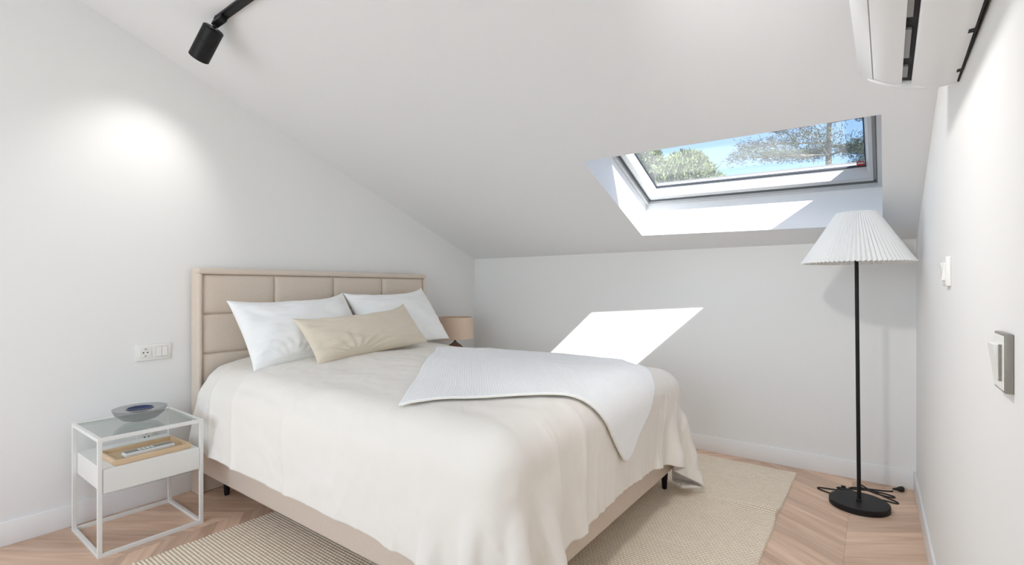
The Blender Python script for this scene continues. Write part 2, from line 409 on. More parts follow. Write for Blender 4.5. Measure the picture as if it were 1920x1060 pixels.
# chevron floor: every plank its own piece
floor = tag(box('floor', (XL - T, YF - T, -0.06), (XR + T, YK + T, -0.012), M['dark']), kind='structure')
def clip(poly, ax, val, keep_less):
    out = []
    for i in range(len(poly)):
        a, b = poly[i], poly[(i + 1) % len(poly)]
        ia = a[ax] <= val if keep_less else a[ax] >= val
        ib = b[ax] <= val if keep_less else b[ax] >= val
        if ia: out.append(a)
        if ia != ib:
            t = (val - a[ax]) / (b[ax] - a[ax]); out.append((a[0] + t * (b[0] - a[0]), a[1] + t * (b[1] - a[1])))
    return out
CW, PW, TAN, SP0 = 0.52, 0.127, 0.70, -0.112
k0 = math.floor((XL - SP0) / CW); k1 = math.ceil((XR - SP0) / CW)
for k in range(k0, k1):
    xa = SP0 + k * CW; xb = xa + CW
    rise = TAN * CW if k % 2 == 0 else -TAN * CW       # right of the spine the planks climb towards the knee wall
    ya0, yb0 = (0.0, rise) if k % 2 == 0 else (-rise, 0.0)
    j = math.floor((YF - 0.6) / PW)
    while True:
        ys = j * PW + 0.003; j += 1
        if ys > YK + 0.5: break
        g = 0.0003
        po = [(xa + g, ys + ya0 + g), (xb - g, ys + yb0 + g), (xb - g, ys + yb0 + PW - g), (xa + g, ys + ya0 + PW - g)]
        for ax, val, less in ((0, XL + .004, False), (0, XR - .004, True), (1, YF + .004, False), (1, YK - .004, True)):
            if po: po = clip(po, ax, val, less)
        if len(po) < 3: continue
        ar = abs(sum(po[i][0] * po[(i + 1) % len(po)][1] - po[(i + 1) % len(po)][0] * po[i][1] for i in range(len(po)))) / 2
        if ar < 0.002: continue
        cxp = sum(p[0] for p in po) / len(po); cyp = sum(p[1] for p in po) / len(po)
        bm = bmesh.new()
        top = [bm.verts.new((p[0] - cxp, p[1] - cyp, 0.0)) for p in po]; bot = [bm.verts.new((p[0] - cxp, p[1] - cyp, -0.012)) for p in po]
        bm.faces.new(top); bm.faces.new(bot[::-1])
        for i in range(len(po)): bm.faces.new((top[i], bot[i], bot[(i + 1) % len(po)], top[(i + 1) % len(po)]))
        bmesh.ops.recalc_face_normals(bm, faces=bm.faces)
        uvl = bm.loops.layers.uv.new('UVMap')
        dx, dy = (1.0, rise / CW); L = math.hypot(dx, dy); dx /= L; dy /= L
        for fc in bm.faces:
            for lp in fc.loops: lp[uvl].uv = (lp.vert.co.x * dx + lp.vert.co.y * dy, -lp.vert.co.x * dy + lp.vert.co.y * dx)
        me = bpy.data.meshes.new('plank'); bm.to_mesh(me); bm.free()
        o = link('plank', me, M['oak'], floor); o.location = (cxp, cyp, 0)

# skylight
w1 = tag(empty('window_1', (0, 0, 0)), kind='structure')
SW, SH = 1.42, 1.0                                         # opening size, used to turn metres into fractions
def ring_part(name, mat, ins_o, ins_i, off0, off1, parent, taper=0.0):
    """rectangular ring between two insets (left, right, bottom, top) and two heights above the ceiling"""
    def q(ins, off): return [hole(ins[0] / SW, ins[2] / SH, off), hole(1 - ins[1] / SW, ins[2] / SH, off), hole(1 - ins[1] / SW, 1 - ins[3] / SH, off), hole(ins[0] / SW, 1 - ins[3] / SH, off)]
    ins_t = tuple(i - taper for i in ins_i)
    v = q(ins_o, off0) + q(ins_t, off0) + q(ins_o, off1) + q(ins_i, off1)
    f = []
    for i in range(4):
        j = (i + 1) % 4
        f += [(i, j, j + 4, i + 4), (i + 8, i + 12, j + 12, j + 8), (i, i + 8, j + 8, j), (i + 4, j + 4, j + 12, i + 12)]
    bm = bmesh.new(); bv = [bm.verts.new(p) for p in v]
    for fc in f: bm.faces.new([bv[i] for i in fc])
    return from_bm(name, bm, mat, parent)
z4 = (0, 0, 0, 0)
ring_part('window_frame', M['frame'], z4, (.022, .022, .022, .03), 0.25, 0.40, w1)
ring_part('window_gasket', M['seal'], (.022, .022, .022, .03), (.029, .029, .029, .04), 0.268, 0.39, w1)
ring_part('sash_step', M['frame'], (.026, .026, .026, .04), (.048, .046, .046, .07), 0.285, 0.40, w1)
sash = ring_part('sash', M['frame'], (.044, .042, .042, .06), (.098, .078, .098, .14), 0.272, 0.350, w1, taper=0.018)
ring_part('outer_sash', M['frame'], (.024, .042, .024, .06), (.046, .078, .044, .14), 0.352, 0.396, w1)
ring_part('glazing_bead', M['gasket'], (.094, .074, .094, .13), (.1015, .0815, .1015, .145), 0.338, 0.352, w1)
pi_ = (.096, .076, .096, .13)
gv = [hole(a, b, off) for off in (0.344, 0.352) for a, b in ((pi_[0] / SW, pi_[2] / SH), (1 - pi_[1] / SW, pi_[2] / SH), (1 - pi_[1] / SW, 1 - pi_[3] / SH), (pi_[0] / SW, 1 - pi_[3] / SH))]
pyd('pane', gv, [(0, 1, 2, 3), (7, 6, 5, 4), (0, 4, 5, 1), (1, 5, 6, 2), (2, 6, 7, 3), (3, 7, 4, 0)], M['sky_glass'], w1)
ring_part('cladding', M['roof'], (-.06, -.06, -.06, -.06), (.036, .078, .034, .14), 0.396, 0.420, w1)
# small red maker's mark at the lower right of the pane
def mark(a0, a1, b0, b1, off, mat, name, par):
    v = [hole(1 - a / SW, b / SH, o_) for o_ in (off, off - 0.0015) for a, b in ((a1, b0), (a0, b0), (a0, b1), (a1, b1))]
    return pyd(name, v, [(3, 2, 1, 0), (4, 5, 6, 7), (0, 1, 5, 4), (1, 2, 6, 5), (2, 3, 7, 6), (3, 0, 4, 7)], mat, par)
mk = mark(.084, .122, .103, .150, 0.3435, M['red'], 'maker_mark', w1); mk['label'] = 'small red printed mark in the pane corner'
mark(.088, .118, .128, .140, 0.3418, M['frame'], 'mark_print', mk)
mark(.084, .122, .101, .106, 0.3418, M['gasket'], 'mark_foot', mk)

# ------------------------------------------------------------------ bed
BX0, BX1, BY0, BY1 = -3.125, -0.955, 1.205, 2.945
bed = tag(empty('bed', (-2.04, 2.075, 0)), 'double bed with beige linen base and padded square-stitched headboard', 'bed')
BO = Vector(bed.location)
def bl(p): return Vector(p) - BO
def bbox(name, lo, hi, mat, parent=bed, bevel=0.0, seg=2): return box(name, bl(lo), bl(hi), mat, parent, bevel, seg)
bbox('base', (BX0, BY0, 0.125), (BX1, BY1, 0.37), M['linen_base'], bevel=0.022, seg=4)
bbox('mattress', (BX0 + .01, BY0 + .03, 0.37), (BX1 - .03, BY1 - .03, 0.655), M['mattress'], bevel=0.06, seg=5)
for lx, ly, z0 in ((-3.02, 1.30, 0), (-3.02, 2.86, 0), (-1.0, 1.285, 0.014), (-1.0, 2.865, 0.014)):
    bm = bmesh.new(); bm_lathe(bm, [(0, 0), (0.012, 0), (0.014, 0.004), (0.021, 0.127 - z0), (0, 0.127 - z0)], 20, bl((lx, ly, z0)))
    from_bm('leg', bm, M['black'], bed, smooth=True, angle=40)
HX0, HX1, HY0, HY1, HZ = XL + 0.016, -3.132, 1.193, 2.978, 1.318
# headboard: padded board with a border and sunk panels
bm = bmesh.new(); bm_box(bm, bl((HX0, HY0, 0.0)), bl((HX1 - 0.028, HY1, HZ)), 0.012, 3)
hb = from_bm('headboard', bm, M['linen'], bed, smooth=True, angle=40)
BW = 0.024
def hbox(name, lo, hi, bevel, seg=4): return box(name, bl(lo), bl(hi), M['linen'], hb, bevel, seg)
xb = HX1 - 0.05
hbox('border', (xb, HY0, 0.0), (HX1, HY0 + BW, HZ - .034), 0.010)
hbox('border', (xb, HY1 - BW, 0.0), (HX1, HY1, HZ - .034), 0.010)
hbox('border', (xb, HY0, HZ - 0.036), (HX1, HY1, HZ), 0.012)
py = [HY0 + BW + .001, 1.649, 2.083, 2.517, HY1 - BW - .001]
pz = [0.13, 0.351, 0.583, 0.815, 1.047, HZ - 0.037]
def puffed(name, ya, yb, za, zb, x_back, depth, mat, parent):
    n = 17; P = np.zeros((n, n, 3))
    for i in range(n):
        for j in range(n):
            u = -math.cos(math.pi * i / (n - 1)); v = -math.cos(math.pi * j / (n - 1))
            h = ((1 - abs(u) ** 14) * (1 - abs(v) ** 14)) ** 0.5 * 0.80 + 0.20 * (1 - u * u) * (1 - v * v)
            P[i, j] = tuple(bl((x_back + depth * h, ya + (yb - ya) * (u + 1) / 2, za + (zb - za) * (v + 1) / 2)))
    me = grid_mesh(name, P); return link(name, me, mat, parent)
for i in range(4):
    for j in range(5):
        puffed('panel', py[i] + .0015, py[i + 1] - .0015, pz[j] + .0015, pz[j + 1] - .0015, HX1 - 0.029, 0.024, M['linen'], hb)

# ------------------------------------------------------------------ duvet: cloth relaxed over the bed
def relax_duvet():
    d = 0.026
    ux0 = -3.10; LX = 2.435; yc = 2.075; LY = 2.40
    nu, nv = int(LX / d) + 1, int(LY / d) + 1
    U, V = np.meshgrid(ux0 + np.arange(nu) * d, yc + (np.arange(nv) - (nv - 1) / 2) * d, indexing='ij')
    r = 0.13; ztop = 0.715
    hx0, hx1 = -3.6, BX1 + 0.050
    def crown(x, y):
        t = np.clip((x - BX0) / (BX1 - BX0), 0, 1)
        return (0.085 - 0.045 * t) * np.clip(1 - ((y - yc) / 0.86) ** 2, 0, 1) ** 0.6 + 0.010 * noise2(x * 3.1, y * 3.1, 5)
    P = np.stack([U, V, np.full_like(U, 0.86)], -1)
    P[..., 2] += 0.004 * noise2(U * 9, V * 9, 1)
    vel = np.zeros_like(P)
    pin = P[0].copy(); pin[:, 2] = 0
    def collide(P):
        cr = crown(P[..., 0], P[..., 1]); z = P[..., 2] - cr
        hy = 0.890 + 0.085 * np.clip((ztop - z) / 0.45, 0, 1.0) * np.clip(1.2 - 1.2 * (P[..., 0] - BX0) / (BX1 - BX0), 0.1, 1)
        lo = np.stack([np.full_like(z, hx0 + r), yc - hy + r, np.full_like(z, 0.0)], -1)
        hi = np.stack([np.full_like(z, hx1 - r), yc + hy - r, np.full_like(z, ztop - r)], -1)
        Q = np.stack([P[..., 0], P[..., 1], z], -1)
        c = np.clip(Q, lo, hi); q = Q - c; dist = np.linalg.norm(q, axis=-1)
        inside = dist < 1e-6
        hit = (dist < r)
        k = np.where(inside, 0, r / np.maximum(dist, 1e-6))
        newQ = c + q * k[..., None]
        newQ[inside, 2] = ztop
        R = np.where(hit[..., None], newQ, Q)
        R[..., 2] += cr
        R[..., 2] = np.maximum(R[..., 2], 0.045)
        return R, hit
    def pair(P, A, B, rest, stiff, compress=1.0):
        a = P[A]; b = P[B]; dv = b - a; L = np.linalg.norm(dv, axis=-1, keepdims=True) + 1e-9
        c = (L - rest) / L * 0.5 * stiff
        if compress < 1: c = np.where(L < rest, c * compress, c)
        P[A] = a + dv * c; P[B] = b - dv * c
    S = slice
    st = []
    for par in (0, 1):
        st.append((np.s_[par:nu - 1:2, :], np.s_[par + 1:nu:2, :], d, 1.0, 1.0))
        st.append((np.s_[:, par:nv - 1:2], np.s_[:, par + 1:nv:2], d, 1.0, 1.0))
    def trim(A, B, P):
        na = P[A].shape[:2]; nb = P[B].shape[:2]
        return na == nb
    for par in (0, 1):
        for q in (0, 1):
            na = len(range(par, nu - 1, 2)); nb = len(range(q, nv - 1, 2))
            st.append((np.s_[par:par + 2 * na:2, q:q + 2 * nb:2], np.s_[par + 1:par + 1 + 2 * na:2, q + 1:q + 1 + 2 * nb:2], d * 1.4142, 0.5, 0.6))
            st.append((np.s_[par + 1:par + 1 + 2 * na:2, q:q + 2 * nb:2], np.s_[par:par + 2 * na:2, q + 1:q + 1 + 2 * nb:2], d * 1.4142, 0.5, 0.6))
    bend = []
    for par in range(6):
        na = len(range(par, nu - 3, 6)); nb = len(range(par, nv - 3, 6))
        bend.append((np.s_[par:nu - 3:6, :], np.s_[par + 3:nu:6, :], 3 * d, 0.09, 1.0))
        bend.append((np.s_[:, par:nv - 3:6], np.s_[:, par + 3:nv:6], 3 * d, 0.09, 1.0))
    def sel(P, A, B):
        a, b = P[A].shape, P[B].shape
        return a == b
    cons = []
    for A, B, rest, stf, cm in st + bend:
        if P[A].shape != P[B].shape:
            nA = P[A].shape; nB = P[B].shape; m0, m1 = min(nA[0], nB[0]), min(nA[1], nB[1])
            def cut(s, m0=m0, m1=m1):
                s0, s1 = s
                def fx(sl, m, N):
                    a, b, c = sl.indices(N); return slice(a, a + m * c, c)
                return (fx(s0, m0, nu), fx(s1, m1, nv))
            A, B = cut(A), cut(B)
        cons.append((A, B, rest, stf, cm))
    dt = 1 / 60.0
    for step in range(150):
        vel[..., 2] -= 9.8 * dt
        vel *= 0.985 if step < 110 else 0.9
        X = P + vel * dt
        for it in range(9):
            for A, B, rest, stf, cm in cons: pair(X, A, B, rest, stf, cm)
            on = np.abs(V[0] - yc) < 0.80
            X[0, on, 0] = ux0; X[0, on, 1] = V[0, on]
            X[..., 0] = np.maximum(X[..., 0], ux0)
        X, hit = collide(X)
        vel = (X - P) / dt
        vel[hit] *= 0.55
        sp = np.linalg.norm(vel, axis=-1, keepdims=True); vel *= np.minimum(1, 3.0 / np.maximum(sp, 1e-6))
        P = X
    return U, V, P

def upsample(A, k):
    """Catmull-Rom upsampling of a grid along both axes"""
    def one(A):
        Pd = np.concatenate([2 * A[:1] - A[1:2], A, 2 * A[-1:] - A[-2:-1]], 0)
        p0, p1, p2, p3 = Pd[:-3], Pd[1:-2], Pd[2:-1], Pd[3:]
        out = []
        for i in range(k):
            t = i / k
            out.append(0.5 * (2 * p1 + (-p0 + p2) * t + (2 * p0 - 5 * p1 + 4 * p2 - p3) * t * t + (-p0 + 3 * p1 - 3 * p2 + p3) * t ** 3))
        R = np.stack(out, 1).reshape(-1, *A.shape[1:])
        return np.concatenate([R, A[-1:]], 0)
    return np.swapaxes(one(np.swapaxes(one(A), 0, 1)), 0, 1)

def normals(P):
    gu = np.gradient(P, axis=0); gv = np.gradient(P, axis=1); n = np.cross(gu, gv)
    return n / np.maximum(np.linalg.norm(n, axis=-1, keepdims=True), 1e-9)

DU, DV, DP = relax_duvet()
FP = upsample(DP, 4); FU = upsample(DU[..., None], 4)[..., 0]; FV = upsample(DV[..., None], 4)[..., 0]
FN = normals(FP)
wr = 0.0028 * noise2(FU * 7 + 3 * FV, FV * 16 - 5 * FU, 11) + 0.0016 * noise2(FU * 19, FV * 27 + 9 * FU, 12) + 0.006 * noise2(FU * 4.2, FV * 4.2, 13)
def ridge(a, b, seed): return (1 - np.abs(noise2(a, b, seed))) ** 4 - 0.25
near_ = np.clip((1.42 - FV) / 0.35, 0, 1); far_ = np.clip((FV - 2.73) / 0.35, 0, 1); foot_ = np.clip((FU + 1.22) / 0.28, 0, 1)
side_ = np.maximum(near_, far_)
wr += 0.0140 * side_ * (1 - 0.7 * foot_) * ridge(FU * 4.6 + FV * 1.6, FV * 0.9 + 20, 41) + 0.004 * side_ * ridge(FU * 9.5 - FV * 3.0, FV * 1.2 + 50, 42)
wr += 0.0140 * foot_ * ridge(FV * 6.0 + FU * 0.7 + 30, FU * 0.8 + 30, 43) + 0.0055 * foot_ * ridge(FV * 13.0 + FU * 2.0 + 60, FU * 1.5 + 30, 44)
DUV = FP + FN * wr[..., None]
uvd = np.stack([FU, FV], -1)
me = grid_mesh('duvet', DUV, uvd)
duvet = link('duvet', me, M['cotton'])
md = duvet.modifiers.new('thickness', 'SOLIDIFY'); md.thickness = 0.016; md.offset = -1.0
rebase(duvet)
tag(duvet, 'off-white cotton duvet draped over the bed with loose corner folds', 'duvet')

# ------------------------------------------------------------------ waffle throw lying on the duvet
def sample(A, u, v):
    """bilinear lookup in the duvet grid by rest coordinates"""
    iu = np.clip((u - FU[0, 0]) / (FU[1, 0] - FU[0, 0]), 0, FU.shape[0] - 1.001); iv = np.clip((v - FV[0, 0]) / (FV[0, 1] - FV[0, 0]), 0, FV.shape[1] - 1.001)
    i = iu.astype(int); j = iv.astype(int); a = (iu - i)[..., None]; b = (iv - j)[..., None]
    return (A[i, j] * (1 - a) + A[i + 1, j] * a) * (1 - b) + (A[i, j + 1] * (1 - a) + A[i + 1, j + 1] * a) * b
ns, nt_ = 150, 150
Sg, Tg = np.meshgrid(np.linspace(0, 1, ns), np.linspace(0, 1, nt_), indexing='ij')
cA, cT, cL, cR = np.array([-1.61, 1.35]), np.array([-0.735, 2.05]), np.array([-2.46, 2.36]), np.array([-1.58, 2.93])
UV_ = (cA * (1 - Sg[..., None]) + cL * Sg[..., None]) * (1 - Tg[..., None]) + (cT * (1 - Sg[..., None]) + cR * Sg[..., None]) * Tg[..., None]
bend_ = np.sin(np.pi * Tg) * (1 - Sg) ** 2 * 0.05
UV_[..., 0] -= bend_ * 0.6; UV_[..., 1] += bend_
cen = UV_.mean((0, 1))
for cs, ct in ((0, 1),):
    kk = (np.abs(1 - cs - Sg) ** 9) * (np.abs(1 - ct - Tg) ** 9); UV_ += (cen - UV_) * (0.11 * kk)[..., None]
UV_ += 0.006 * np.stack([noise2(Tg * 6, Sg * 6, 21), noise2(Tg * 6, Sg * 6, 22)], -1)
def smooth_grid(A, n):
    for _ in range(n):
        B = A.copy(); B[1:-1, 1:-1] = (A[1:-1, 1:-1] * 2 + A[:-2, 1:-1] + A[2:, 1:-1] + A[1:-1, :-2] + A[1:-1, 2:]) / 6; A = B
    return A
FS = smooth_grid(DUV, 16); NS = normals(FS)
off = 0.011 + 0.004 * (noise2(Tg * 5, Sg * 7, 23) + 1)
TP = sample(FS, UV_[..., 0], UV_[..., 1]) + sample(NS, UV_[..., 0], UV_[..., 1]) * off[..., None]
# never below the duvet itself
TQ = sample(DUV, UV_[..., 0], UV_[..., 1]); nn = sample(NS, UV_[..., 0], UV_[..., 1])
gap = ((TP - TQ) * nn).sum(-1); TP += nn * np.clip(0.009 - gap, 0, None)[..., None]
TP = smooth_grid(TP, 3)
uvt = np.stack([Tg * 1.30, Sg * 1.30], -1)
me = grid_mesh('throw_blanket', TP, uvt)
throw = link('throw_blanket', me, M['throw'])
md = throw.modifiers.new('thickness', 'SOLIDIFY'); md.thickness = 0.007; md.offset = -1.0
tz = empty  # hem: a rolled edge all round
loc = rebase(throw)
tag(throw, 'white waffle-knit throw spread diagonally over the duvet with a corner hanging', 'blanket')
bm = bmesh.new()
edge = [TP[i, 0] for i in range(0, ns, 2)] + [TP[-1, j] for j in range(0, nt_, 2)] + [TP[i, -1] for i in range(ns - 1, -1, -2)] + [TP[0, j] for j in range(nt_ - 1, -1, -2)]
org = Vector(throw.location)
bm_tube(bm, [Vector(p) - org for p in edge], 0.0036, 8)
from_bm('hem', bm, M['throw_hem'], throw, smooth=True)

# ------------------------------------------------------------------ pillows
def pillow(name, mat, w, h, t, loc, rot, label, group=None, seed=0, wrinkle=0.006, ears=0.10, gather=0.0, pinch=0.10, n=80):
    u, v = np.meshgrid(np.linspace(-1, 1, n), np.linspace(-1, 1, n), indexing='ij')
    u = np.sin(u * np.pi / 2) * 0.35 + u * 0.65; v = np.sin(v * np.pi / 2) * 0.35 + v * 0.65
    pinx = 1 - pinch * (1 - u ** 2) ** 0.8; piny = 1 - 0.055 * (1 - v ** 2) ** 0.8
    X = u * w / 2 * piny; Y = v * h / 2 * pinx
    th = ((1 - u ** 2) * (1 - v ** 2)) ** 0.50 * t / 2
    rad = np.hypot(u, v)
    ang = np.arctan2(v, u)
    wn_ = wrinkle * (noise2(u * 3 + 5, v * 3 + 5, seed) + 0.7 * noise2(u * 2 + v * 9 + 40, v * 3 - u * 5 + 40, seed + 1) * np.clip(rad - 0.2, 0, 1))
    crs = wrinkle * 0.9 * np.sin(ang * 21 + 4 * noise2(u * 2 + 9, v * 2 + 9, seed + 2)) * np.clip(rad - 0.55, 0, 1) * np.clip(1.35 - rad, 0, 1)
    edge = np.clip((1 - np.maximum(abs(u), abs(v))) * 9, 0, 1)
    Y = Y + h * ears * np.clip(v, 0, 1) ** 2 * (np.abs(u) ** 3 * np.where(u > 0, 1.0, 0.55) - 0.25)
    if gather:
        gx, gy = u + 0.42, v + 1.05; gr = np.hypot(gx * 1.5, gy); ga = np.arctan2(gy, gx)
        crs = crs + gather * np.sin(ga * 19 + 2.5 * noise2(u * 3 + 70, v * 3 + 70, seed + 5)) * np.exp(-(gr / 0.85) ** 2) * np.clip(gr * 2.2, 0, 1)
        crs = crs + gather * 0.5 * np.sin((v * 5 + u * 14) + 3 * noise2(u * 2 + 20, v * 2 + 20, seed + 6)) * np.clip(0.4 - u, 0, 1)
    top = np.stack([X, Y, th + (wn_ + crs) * edge], -1); bot = np.stack([X, Y, -th * 0.85 - wn_ * 0.5 * edge], -1)
    idx = np.arange(n * n).reshape(n, n)
    verts = list(top.reshape(-1, 3)); faces = []
    bi = idx.copy(); cnt = n * n
    for i in range(n):
        for j in range(n):
            if 0 < i < n - 1 and 0 < j < n - 1:
                bi[i, j] = cnt; verts.append(bot[i, j]); cnt += 1
    for i in range(n - 1):
        for j in range(n - 1):
            faces.append((idx[i, j], idx[i + 1, j], idx[i + 1, j + 1], idx[i, j + 1]))
            faces.append((bi[i, j], bi[i, j + 1], bi[i + 1, j + 1], bi[i + 1, j]))
    o = pyd(name, verts, faces, mat, smooth=True)
    o.location = loc; o.rotation_euler = rot
    return tag(o, label, 'pillow', group)
def lean(tilt, turn=0.0, roll=0.0):
    """pillow standing against the headboard: local x -> +y of the room, local y up, face -> +x"""
    m = Matrix.Rotation(turn, 3, 'Z') @ Matrix.Rotation(-tilt, 3, 'Y') @ Matrix(((0, 0, 1), (1, 0, 0), (0, 1, 0))) @ Matrix.Rotation(roll, 3, 'Z')
    return m.to_euler()
pillow('pillow', M['pillow'], 0.80, 0.475, 0.24, (-2.885, 1.705, 0.940), lean(math.radians(37), 0.0, math.radians(2)), 'plump white pillow beside the headboard edge next to the glass-topped nightstand', 'white bed pillows', 3, wrinkle=0.011, gather=0.003)
pillow('pillow', M['pillow'], 0.78, 0.485, 0.22, (-2.905, 2.490, 0.972), lean(math.radians(37), 0.0, math.radians(2)), 'plump white pillow on the side of the bed next to the table lamp', 'white bed pillows', 9, wrinkle=0.010)
cu = pillow('cushion', M['beige_cotton'], 0.92, 0.32, 0.20, (-2.645, 2.00, 0.910), lean(math.radians(40), 0.04, math.radians(3.5)), 'long beige lumbar cushion leaning against the two white pillows', None, 15, wrinkle=0.009, gather=0.0085, ears=0.17)
cu['category'] = 'cushion'

# ------------------------------------------------------------------ nightstands
def nightstand(loc, rz, label):
    t = tag(empty('nightstand', loc, rz), label, 'nightstand', 'white metal nightstands')
    W, D, H, b = 0.424, 0.430, 0.531, 0.0165          # width along y, depth along x, height, bar
    for part, z in (('bottom_frame', 0), ('top_frame', H - b)):
        fr = bmesh.new()
        for x in (0, D - b): bm_box(fr, (x, 0, z), (x + b, W, z + b), 0.0008, 1)
        for y in (0, W - b): bm_box(fr, (b - .001, y + .0003, z + .0003), (D - b + .001, y + b - .0003, z + b - .0003), 0.0008, 1)
        from_bm(part, fr, M['white_metal'], t, smooth=True, angle=30)
    for x in (0, D - b):
        for y in (0, W - b): box('leg', (x + .0002, y + .0002, b - .001), (x + b - .0002, y + b - .0002, H - b + .001), M['white_metal'], t, bevel=0.0008, seg=1)
    box('glass_top', (b + .0005, b + .0005, H - .010), (D - b - .0005, W - b - .0005, H - .002), M['table_glass'], t, bevel=0.001, seg=1)
    zb0, zb1 = 0.283, 0.388
    box('drawer_box', (0.006, b + .001, zb0), (D - 0.018, W - b - .001, zb1), M['white_lacquer'], t, bevel=0.0015, seg=1)
    box('drawer_front', (D - 0.0165, b + 0.003, zb0 - .001), (D - 0.001, W - b - 0.001, zb1), M['white_lacquer'], t, bevel=0.0015, seg=1)
    return t
ns1 = nightstand((-3.186, 0.650, 0), 0.0, 'white metal nightstand with a glass bowl on its glass top')
ns2 = nightstand((-3.225, 3.12, 0), 0.0, 'white metal nightstand behind the bed carrying the small table lamp')

# glass bowl
bc = (-2.985, 0.872, 0.5305)
bowl = tag(empty('glass_bowl', bc), 'wide smoky glass bowl with a dark blue centre on the nightstand', 'bowl')
lathe('bowl_wall', [(0, 0), (0.035, 0), (0.075, 0.014), (0.103, 0.040), (0.113, 0.062), (0.113, 0.066), (0.108, 0.066), (0.075, 0.0655), (0.060, 0.064), (0.054, 0.058), (0.046, 0.050), (0, 0.048)], M['bowl_glass'], bowl, seg=56)
lathe('bowl_inner', [(0, 0.049), (0.045, 0.051), (0.053, 0.059), (0.056, 0.0645), (0.054, 0.065), (0.050, 0.0585), (0.042, 0.053), (0, 0.052)], M['blue_glass'], bowl, seg=48)

# wooden tray and remote
def local_rot(c, rz, name, label, cat):
    return tag(empty(name, c, rz), label, cat)
tr = local_rot((-2.893, 0.868, 0.3885), math.radians(2), 'wooden_tray', 'shallow light wooden tray on the nightstand drawer box', 'tray')
tw, tl, th_ = 0.115, 0.155, 0.026
box('tray_bottom', (-tw + .010, -tl + .010, 0), (tw - .010, tl - .010, 0.008), M['tray'], tr, bevel=0.001, seg=1)
for lo, hi in (((-tw, -tl, 0), (-tw + .012, tl, th_)), ((tw - .012, -tl, 0), (tw, tl, th_)), ((-tw + .012, -tl, 0), (tw - .012, -tl + .012, th_)), ((-tw + .012, tl - .012, 0), (tw - .012, tl, th_))):
    box('tray_side', lo, hi, M['tray'], tr, bevel=0.002, seg=2)
rc = local_rot((-2.862, 0.872, 0.3975), math.radians(3), 'remote_control', 'white and grey remote control lying in the wooden tray', 'remote control')
box('case', (-0.024, -0.105, 0), (0.024, 0.105, 0.020), M['remote_white'], rc, bevel=0.007, seg=4)
fp = box('face_plate', (-0.019, -0.098, 0.0195), (0.019, 0.098, 0.0208), M['remote_grey'], rc)
for i in range(3):
    for j in range(4):
        box('button', (-0.015 + i * .011, -0.045 + j * .017, 0.0205), (-0.0068 + i * .011, -0.033 + j * .017, 0.0232), M['remote_white'], fp, bevel=0.001, seg=1)

# ------------------------------------------------------------------ wall plates
def socket_face(parent, c, s, ax):
    """schuko socket insert on the left wall; c centre on the plate face, x outwards"""
    box('socket_insert', (c[0], c[1] - s, c[2] - s), (c[0] + .003, c[1] + s, c[2] + s), M['plastic'], parent, bevel=0.0012, seg=1)
    o = lathe('socket_well', [(s * .80, 0.0034), (s * .80, 0.005), (s * .70, 0.005), (s * .66, 0.0036), (0, 0.0034)], M['plastic'], parent, 40, c, (1, 0, 0))
    for dy in (-1, 1):
        lathe('pin_hole', [(0, 0.0046), (0.0035, 0.0046), (0.0035, 0.002), (0, 0.002)], M['dark'], o, 16, (c[0], c[1] + dy * s * .33, c[2]), (1, 0, 0))
        box('earth_clip', (c[0] + .003, c[1] - .004, c[2] + dy * s * .66 - .0035), (c[0] + .0062, c[1] + .004, c[2] + dy * s * .66 + .0035), M['plastic_grey'], o)
pl = tag(empty('socket_plate', (XL, 1.0115, 0.797)), 'white double wall plate with a round socket and two rocker switches', 'wall socket')
box('plate', (0.0002, -0.083, 0), (0.009, 0.083, 0.091), M['plastic'], pl, bevel=0.002, seg=2)
socket_face(pl, (0.009, -0.039, 0.045), 0.029, None)
box('switch_insert', (0.009, 0.010, 0.017), (0.0095, 0.067, 0.074), M['plastic_grey'], pl)
for y in (0.011, 0.0392):
    box('rocker', (0.0093, y, 0.0185), (0.0135, y + 0.0270, 0.0725), M['plastic'], pl, bevel=0.0012, seg=1)
pl2 = tag(empty('socket_plate', (XL, 0.978, 0.330)), 'single white socket low on the wall seen behind the nightstand', 'wall socket')
box('plate', (0.0002, -0.044, 0), (0.009, 0.044, 0.090), M['plastic'], pl2, bevel=0.002, seg=2)
socket_face(pl2, (0.009, 0, 0.045), 0.029, None)

def side_switch(y0, y1, z0, z1, label, tilt, mat_edge):
    t = tag(empty('light_switch', (XR, (y0 + y1) / 2, z0)), label, 'light switch')
    w = (y1 - y0) / 2; h = z1 - z0
    box('plate', (-0.012, -w, 0), (-0.0002, w, h), mat_edge, t, bevel=0.0018, seg=2)
    box('plate_face', (-0.0135, -w + .004, 0.004), (-0.0118, w - .004, h - .004), M['plastic'], t, bevel=0.0008, seg=1)
    bm = bmesh.new(); q = h * 0.2
    for ya, yb, s in tilt:
        ya = -w + ya * 2 * w; yb = -w + yb * 2 * w
        v = [bm.verts.new(p) for p in ((-.0132, ya, q), (-.0132, yb, q), (-.0132, yb, h - q), (-.0132, ya, h - q), (-.0165 - max(s, 0), ya, q), (-.0165 - max(s, 0), yb, q), (-.0165 - max(-s, 0), yb, h - q), (-.0165 - max(-s, 0), ya, h - q))]
        for f in ((0, 1, 2, 3), (7, 6, 5, 4), (0, 4, 5, 1), (3, 2, 6, 7), (1, 5, 6, 2), (0, 3, 7, 4)): bm.faces.new([v[i] for i in f])
    from_bm('rocker', bm, M['plastic'], t)
    return t
side_switch(2.105, 2.200, 1.206, 1.302, 'small white double switch on the side wall near the floor lamp', ((.18, .49, .006), (.51, .82, -.006)), M['plastic'])
sw = side_switch(1.217, 1.312, 1.012, 1.118, 'grey-edged light switch with a protruding tilted rocker on the side wall', ((.2, .8, -.008),), M['switch_edge'])
